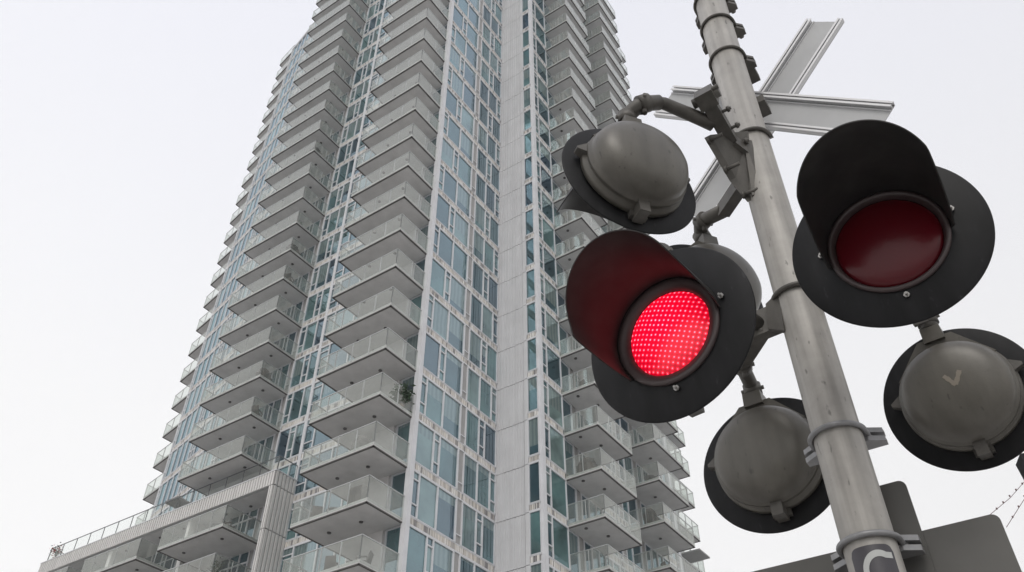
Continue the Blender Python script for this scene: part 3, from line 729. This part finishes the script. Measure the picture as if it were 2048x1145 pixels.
# ---- lamps
def lamp(Cc, az, el, lit=False, va=-10, vb=190, label=None, visor=True, vl=1.0, deep=1.0, lr=1.0, smear=None):
    a, e_ = R(az), R(el)
    y = Vector((math.sin(a)*math.cos(e_), math.cos(a)*math.cos(e_), math.sin(e_))); x = y.cross(UP).normalized(); z = x.cross(y)
    T = Matrix(((x.x, y.x, z.x, 0), (x.y, y.y, z.y, 0), (x.z, y.z, z.z, 0), (0, 0, 0, 1)))
    T = Matrix.Translation(W(*Cc)) @ T
    h = MB()
    prof = [(.0, -.150), (.04, -.1494), (.08, -.147), (.115, -.1415), (.143, -.133), (.164, -.120), (.178, -.104), (.185, -.088), (.186, -.074), (.1925, -.070), (.194, -.060), (.188, -.055), (.188, -.042), (.199, -.036), (.2, -.014), (.19, -.008), (.19, -.004)]
    prof = [(r_, h_ if h_ > -.089 else -.088 + (h_ + .088)*deep) for r_, h_ in prof]
    h.lathe(list(reversed(prof)), 64)
    # neck shoulders on top
    def wedge(x0, x1, z0, x2, x3, z1, y0, y1): h.hexa([(x0, y0, z0), (x1, y0, z0), (x1, y1, z0), (x0, y1, z0), (x2, y0, z1), (x3, y0, z1), (x3, y1, z1), (x2, y1, z1)])
    wedge(-.17, .17, .10, -.06, .06, .222, -.07, -.012); wedge(-.036, .036, .205, -.034, .034, .262, -.085, -.012)
    ho = h.build('signal_lamp', M['dome'], sig, S0 @ T)
    if label: ho['label'] = label
    for s_ in (-1, 1):   # side ears
        c = MB(); c.hexa([(s_*.185, -.06, .01), (s_*.185, -.06, .06), (s_*.185, -.015, .06), (s_*.185, -.015, .01), (s_*.225, -.05, .03), (s_*.225, -.05, .04), (s_*.225, -.02, .04), (s_*.225, -.02, .03)]); c.build('ear', M['cast'], ho)
    if smear:
        def ds(x, z):
            rr = math.hypot(x, z); pf = sorted(prof)
            for (ra, ya), (rb, yb) in zip(pf, pf[1:]):
                if ra <= rr <= rb and ya < -.08: return ya + (yb - ya)*(rr - ra)/max(1e-6, rb - ra) - .0012
            return -.151
        sm = MB(); rnd = random.Random(3)
        for a_, b_ in zip(smear, smear[1:]):
            if a_ is None or b_ is None: continue
            A_, B_ = Vector((a_[0], 0, a_[1])), Vector((b_[0], 0, b_[1])); d_ = (B_ - A_).normalized(); n_ = Vector((-d_.z, 0, d_.x))
            for k in range(8):
                p_, q_ = A_.lerp(B_, k/8), A_.lerp(B_, (k + 1)/8); w1 = .0075 + .0012*math.sin(k*1.7)
                pp = [p_ - n_*w1, q_ - n_*w1, q_ + n_*w1, p_ + n_*w1]; sm.quad(*[(v_.x, ds(v_.x, v_.z), v_.z) for v_ in pp])
        sm.build('paint_smear', M['smear'], ho)
    c = MB()
    c.box(-.02, .02, -.075, -.01, -.235, -.185); c.box(-.032, .032, -.03, -.008, -.222, -.19)
    c.build('latch', M['cast'], ho)
    d = MB()
    d.lathe([(.15, .002), (.262, .002), (.2655, .0), (.2655, -.003), (.262, -.005), (.15, -.005)], 96); d.build('backing_disc', M['black'], ho)
    if visor:
        v = MB(); n = 72; th0, th1 = R(va), R(vb); r0, r1 = .163, .172
        def sl(t):
            dg = math.degrees(t); top = (.26 + .085*max(0, math.sin(t)))*vl
            e_ = min(dg - va, vb - dg)
            return max(.012, top*min(1, e_/26.)) if e_ < 26 else top
        for k in range(n):
            ta, tb = th0 + (th1 - th0)*k/n, th0 + (th1 - th0)*(k+1)/n
            for rr in (0, .0035):
                m_ = 6
                for j in range(m_):
                    def pt_(t, f): s_ = sl(t)*f; r_ = r0 + rr + (r1 - r0)*f; return (r_*math.cos(t), .004 + s_, r_*math.sin(t))
                    v.quad(pt_(ta, j/m_), pt_(tb, j/m_), pt_(tb, (j+1)/m_), pt_(ta, (j+1)/m_), 0, True)
            f = lambda t, rr: ((r1 + rr)*math.cos(t), .004 + sl(t), (r1 + rr)*math.sin(t))
            v.quad(f(ta, 0), f(tb, 0), f(tb, .0035), f(ta, .0035))
        v.build('visor', M['hoodin'], ho)
    rm = MB(); rm.lathe([(.163, .003), (.163, .010), (.157, .014), (.150, .012), (.148*lr, .008), (.141*lr, -.012)], 72); rm.build('lens_rim', M['rim'], ho)
    ls = MB(); dz_ = (1 - lr)*.04; pr_ = [(.0005, .015 - dz_)] + [(.142*lr*math.sin(k*math.pi/2/10), -.007 - dz_ + .022*math.cos(k*math.pi/2/10)) for k in range(1, 11)]
    ls.lathe(pr_, 64); lo = ls.build('lens', M['lens_on'] if lit else M['lens_off'], ho)
    for t in (8, 172, -88, 52):
        bt = MB(); t = R(t); q = Vector((.182*math.cos(t), 0, .182*math.sin(t))); bt.tube([q + Vector((0, .0, 0)), q + Vector((0, .022, 0))], .0035, 8); bt.tube([q + Vector((0, .006, 0)), q + Vector((0, .011, 0))], .0085, 6); bt.build('screw', M['bolt'], ho)
    return T
TA = lamp((1.062, 1.715, 1.690), 211.5, -9, label='unlit dark red lamp nearest the camera')
TB = lamp((.437, 1.867, 1.485), 221, -6, lit=True, va=-38, vb=184, vl=.84, lr=.91, label='lamp glowing red')
TC = lamp((.425, 2.043, 2.327), 340, 0, deep=1.4)
TF = lamp((.803, 2.62, 2.28), 338, 0, deep=1.3)
TD = lamp((.943, 2.728, 1.565), 34, -1)
TE = lamp((1.61, 2.544, 1.722), 37, 10, smear=[(.040, .042), (.012, -.004), (-.014, .040)])
def neck(T, dz=.262, dy=-.048): return (T @ Vector((0, dy, dz)))
def pipe(pts, r=.030, name='lamp_arm', m='cast', smooth=True):
    pts = [Vector(p) for p in pts]
    if smooth:
        q = [pts[0]]
        for k in range(1, len(pts) - 1):
            a, b, c = pts[k-1], pts[k], pts[k+1]
            l_ = min((a-b).length, (c-b).length)*.45; p0 = b + (a-b).normalized()*l_; p1 = b + (c-b).normalized()*l_
            for j in range(7): t = j/6; q.append(p0*(1-t)**2 + b*2*t*(1-t) + p1*t*t)
        q.append(pts[-1]); pts = q
    mb = MB(); mb.tube(pts, r, 20)
    # coupling collars
    for idx in (2, len(pts) - 4):
        if 0 < idx < len(pts) - 1:
            d = (pts[idx+1] - pts[idx-1]).normalized(); mb.tube([pts[idx] - d*.022, pts[idx] + d*.022], r + .007, 20)
            s_ = d.cross(UP).normalized(); mb.tube([pts[idx] - s_*(r + .016), pts[idx] + s_*(r + .016)], .008, 8); mb.tube([pts[idx] - UP*(r + .028), pts[idx]], .010, 8)
    o = mb.build(name, M[m], sig, S0); return o
def bar(p, q, w, h, name, up=UP, mb=None):
    p, q = Vector(p), Vector(q); d = (q - p).normalized(); s_ = d.cross(up).normalized(); u_ = s_.cross(d)
    own = mb is None; mb = mb or MB()
    mb.hexa([e_ + s_*a*w + u_*b*h for e_ in (p, q) for a, b in ((-1, -1), (1, -1), (1, 1), (-1, 1))])
    return mb.build(name, M['cast'], sig, S0) if own else mb
# upper bracket, left of the mast
def bolt3(mb, p, l=.04):
    mb.tube([p - HH*l, p + HH*l], .008, 6); mb.tube([p - HH*l, p - HH*(l - .012)], .015, 6)
def plate4(mb, pts, th):      # thick plate through four points
    n_ = (pts[1] - pts[0]).cross(pts[2] - pts[1]).normalized(); mb.hexa([p - n_*th for p in pts] + [p + n_*th for p in pts])
mb = MB(); P1, P2 = W(.743, 1.962, 2.72), W(.883, 2.155, 2.635); dd = (P2 - P1).normalized()
bar(P1, P2, .026, .028, '', mb=mb); bar(P1 - dd*.022, P1 + dd*.045, .036, .036, '', mb=mb)
mb.tube([P1 + dd*.01 - HH*.055, P1 + dd*.01 + HH*.055], .020, 12); mb.tube([P1 - dd*.012 - HH*.03, P1 - dd*.012 + HH*.06], .010, 8)
bar(P2 - dd*.03, W(.965, 2.19, 2.60), .030, .040, '', mb=mb)
plate4(mb, [W(.755, 2.075, 2.615), W(.847, 2.17, 2.475), W(.902, 2.19, 2.375), W(.925, 2.115, 2.69)], .014)
plate4(mb, [W(.915, 2.13, 2.66), W(.905, 2.175, 2.38), W(.945, 2.165, 2.38), W(.95, 2.14, 2.66)], .010)
for p in (P2, W(.84, 2.13, 2.50), W(.90, 2.17, 2.40), W(.78, 2.07, 2.60)): bolt3(mb, p, .032)
for k in range(3): q_ = P1.lerp(P2, .35 + .3*k); mb.tube([q_, q_ + HH*.062], .007, 6); mb.tube([q_ + HH*.045, q_ + HH*.056], .013, 6)
mb.build('lamp_bracket', M['cast'], sig, S0)
pipe([neck(TC), W(.436, 1.995, 2.635), W(.491, 1.963, 2.672), W(.566, 1.983, 2.705)], .030)
mb = MB(); mb.tube([W(.545, 1.975, 2.698), W(.585, 1.985, 2.703), W(.73, 2.045, 2.688), W(.785, 2.065, 2.68)], [.022, .024, .027, .030], 20); mb.build('lamp_arm', M['cast'], sig, S0)
mb = MB(); F0, F1 = W(.905, 2.225, 2.52), W(.872, 2.42, 2.562)
bar(F0, F1, .024, .028, '', mb=mb); bolt3(mb, F0, .035); mb.build('lamp_bracket', M['cast'], sig, S0)
pipe([neck(TF), neck(TF) + UP*.035 + HH*-.012, W(.800, 2.52, 2.60), F1], .030)
# lower cross arm
mb = MB(); QL, QR = W(.845, 2.27, 1.83), W(1.16, 2.09, 1.90)
bar(QL - HH*.03, W(.93, 2.22, 1.84), .020, .050, '', mb=mb); bar(W(1.02, 2.17, 1.86), QR, .024, .04, '', mb=mb)
plate4(mb, [W(.865, 2.235, 1.785), W(.905, 2.20, 1.75), W(.915, 2.19, 1.91), W(.875, 2.225, 1.885)], .012)
bolt3(mb, W(.875, 2.24, 1.80)); bolt3(mb, W(.835, 2.275, 1.855), .03)
mb.build('lamp_bracket', M['cast'], sig, S0)
mb = MB(); D0, D1 = W(.855, 2.275, 1.825), W(.845, 2.51, 1.87)
bar(D0, D1, .027, .026, '', mb=mb); mb.build('lamp_bracket', M['cast'], sig, S0)
pipe([neck(TD), neck(TD) + UP*.045, W(.862, 2.58, 1.885), D1], .027)
pipe([neck(TB), neck(TB) + UP*.06, W(.66, 2.12, 1.86), QL], .030)
pipe([neck(TE), neck(TE) + UP*.07, W(1.40, 2.30, 1.98), QR], .031)
pipe([neck(TA), neck(TA) + UP*.05, W(1.16, 1.95, 1.98), QR], .030)

# ------------------------------------------------------------------ far street furniture at the right edge
fl = empty('overhead_signal', (3.62*2.2, 5.27*2.2, 0)); tag(fl, 'dark hanging signal box just entering the right edge of the photo', 'signal box')
def P6(x, y, z): return Vector((x, y, z + EYE))
c0 = P6(7.085, 10.5, 5.9)
mb = MB(); bar(c0 + Vector((0, .0, 0)), c0 + Vector((.6, -.15, .05)), .16, .18, '', mb=mb); o = mb.build('housing', M['black'], fl, Matrix.Translation(-Vector(fl.location)))
mb = MB(); bar(c0 + Vector((-.008, -.17, -.17)), c0 + Vector((.6, -.32, -.12)), .01, .012, '', mb=mb); mb.build('edge_trim', M['rim'], fl, Matrix.Translation(-Vector(fl.location)))
for k, (p, q, lab) in enumerate(((c0 + Vector((.02, 0, -.1)), P6(6.37, 10.5, 5.243), 'thin cable with small clips rising to the dark signal box'), (P6(7.35, 10.5, 5.97), P6(6.52, 10.5, 5.065), 'thin cable with small clips at the right edge, the lower of two'))):
    mb = MB(); mb.tube([p, (p + q)/2 - UP*.03, q], .0042, 6)
    for j in range(1, 6): c_ = p.lerp(q, j/6.); mb.tube([c_ - UP*.016, c_ + UP*.008], .010, 6)
    o = mb.build('overhead_cable', M['wire']); tag(o, lab, 'cable', 'overhead cables at the right edge')

# ------------------------------------------------------------------ thin winter haze
hz = MB(); hz.box(-160, 160, -60, 190, -1, 130)
hm = bpy.data.materials.new('thin_haze'); hm.use_nodes = True; ht = hm.node_tree
for x in list(ht.nodes): ht.nodes.remove(x)
ho_ = ht.nodes.new('ShaderNodeOutputMaterial'); pv = ht.nodes.new('ShaderNodeVolumePrincipled')
pv.inputs['Color'].default_value = (.93, .95, 1, 1); pv.inputs['Density'].default_value = .0005; pv.inputs['Anisotropy'].default_value = .2
ht.links.new(pv.outputs[0], ho_.inputs['Volume'])
tag(hz.build('haze', hm), kind='stuff')
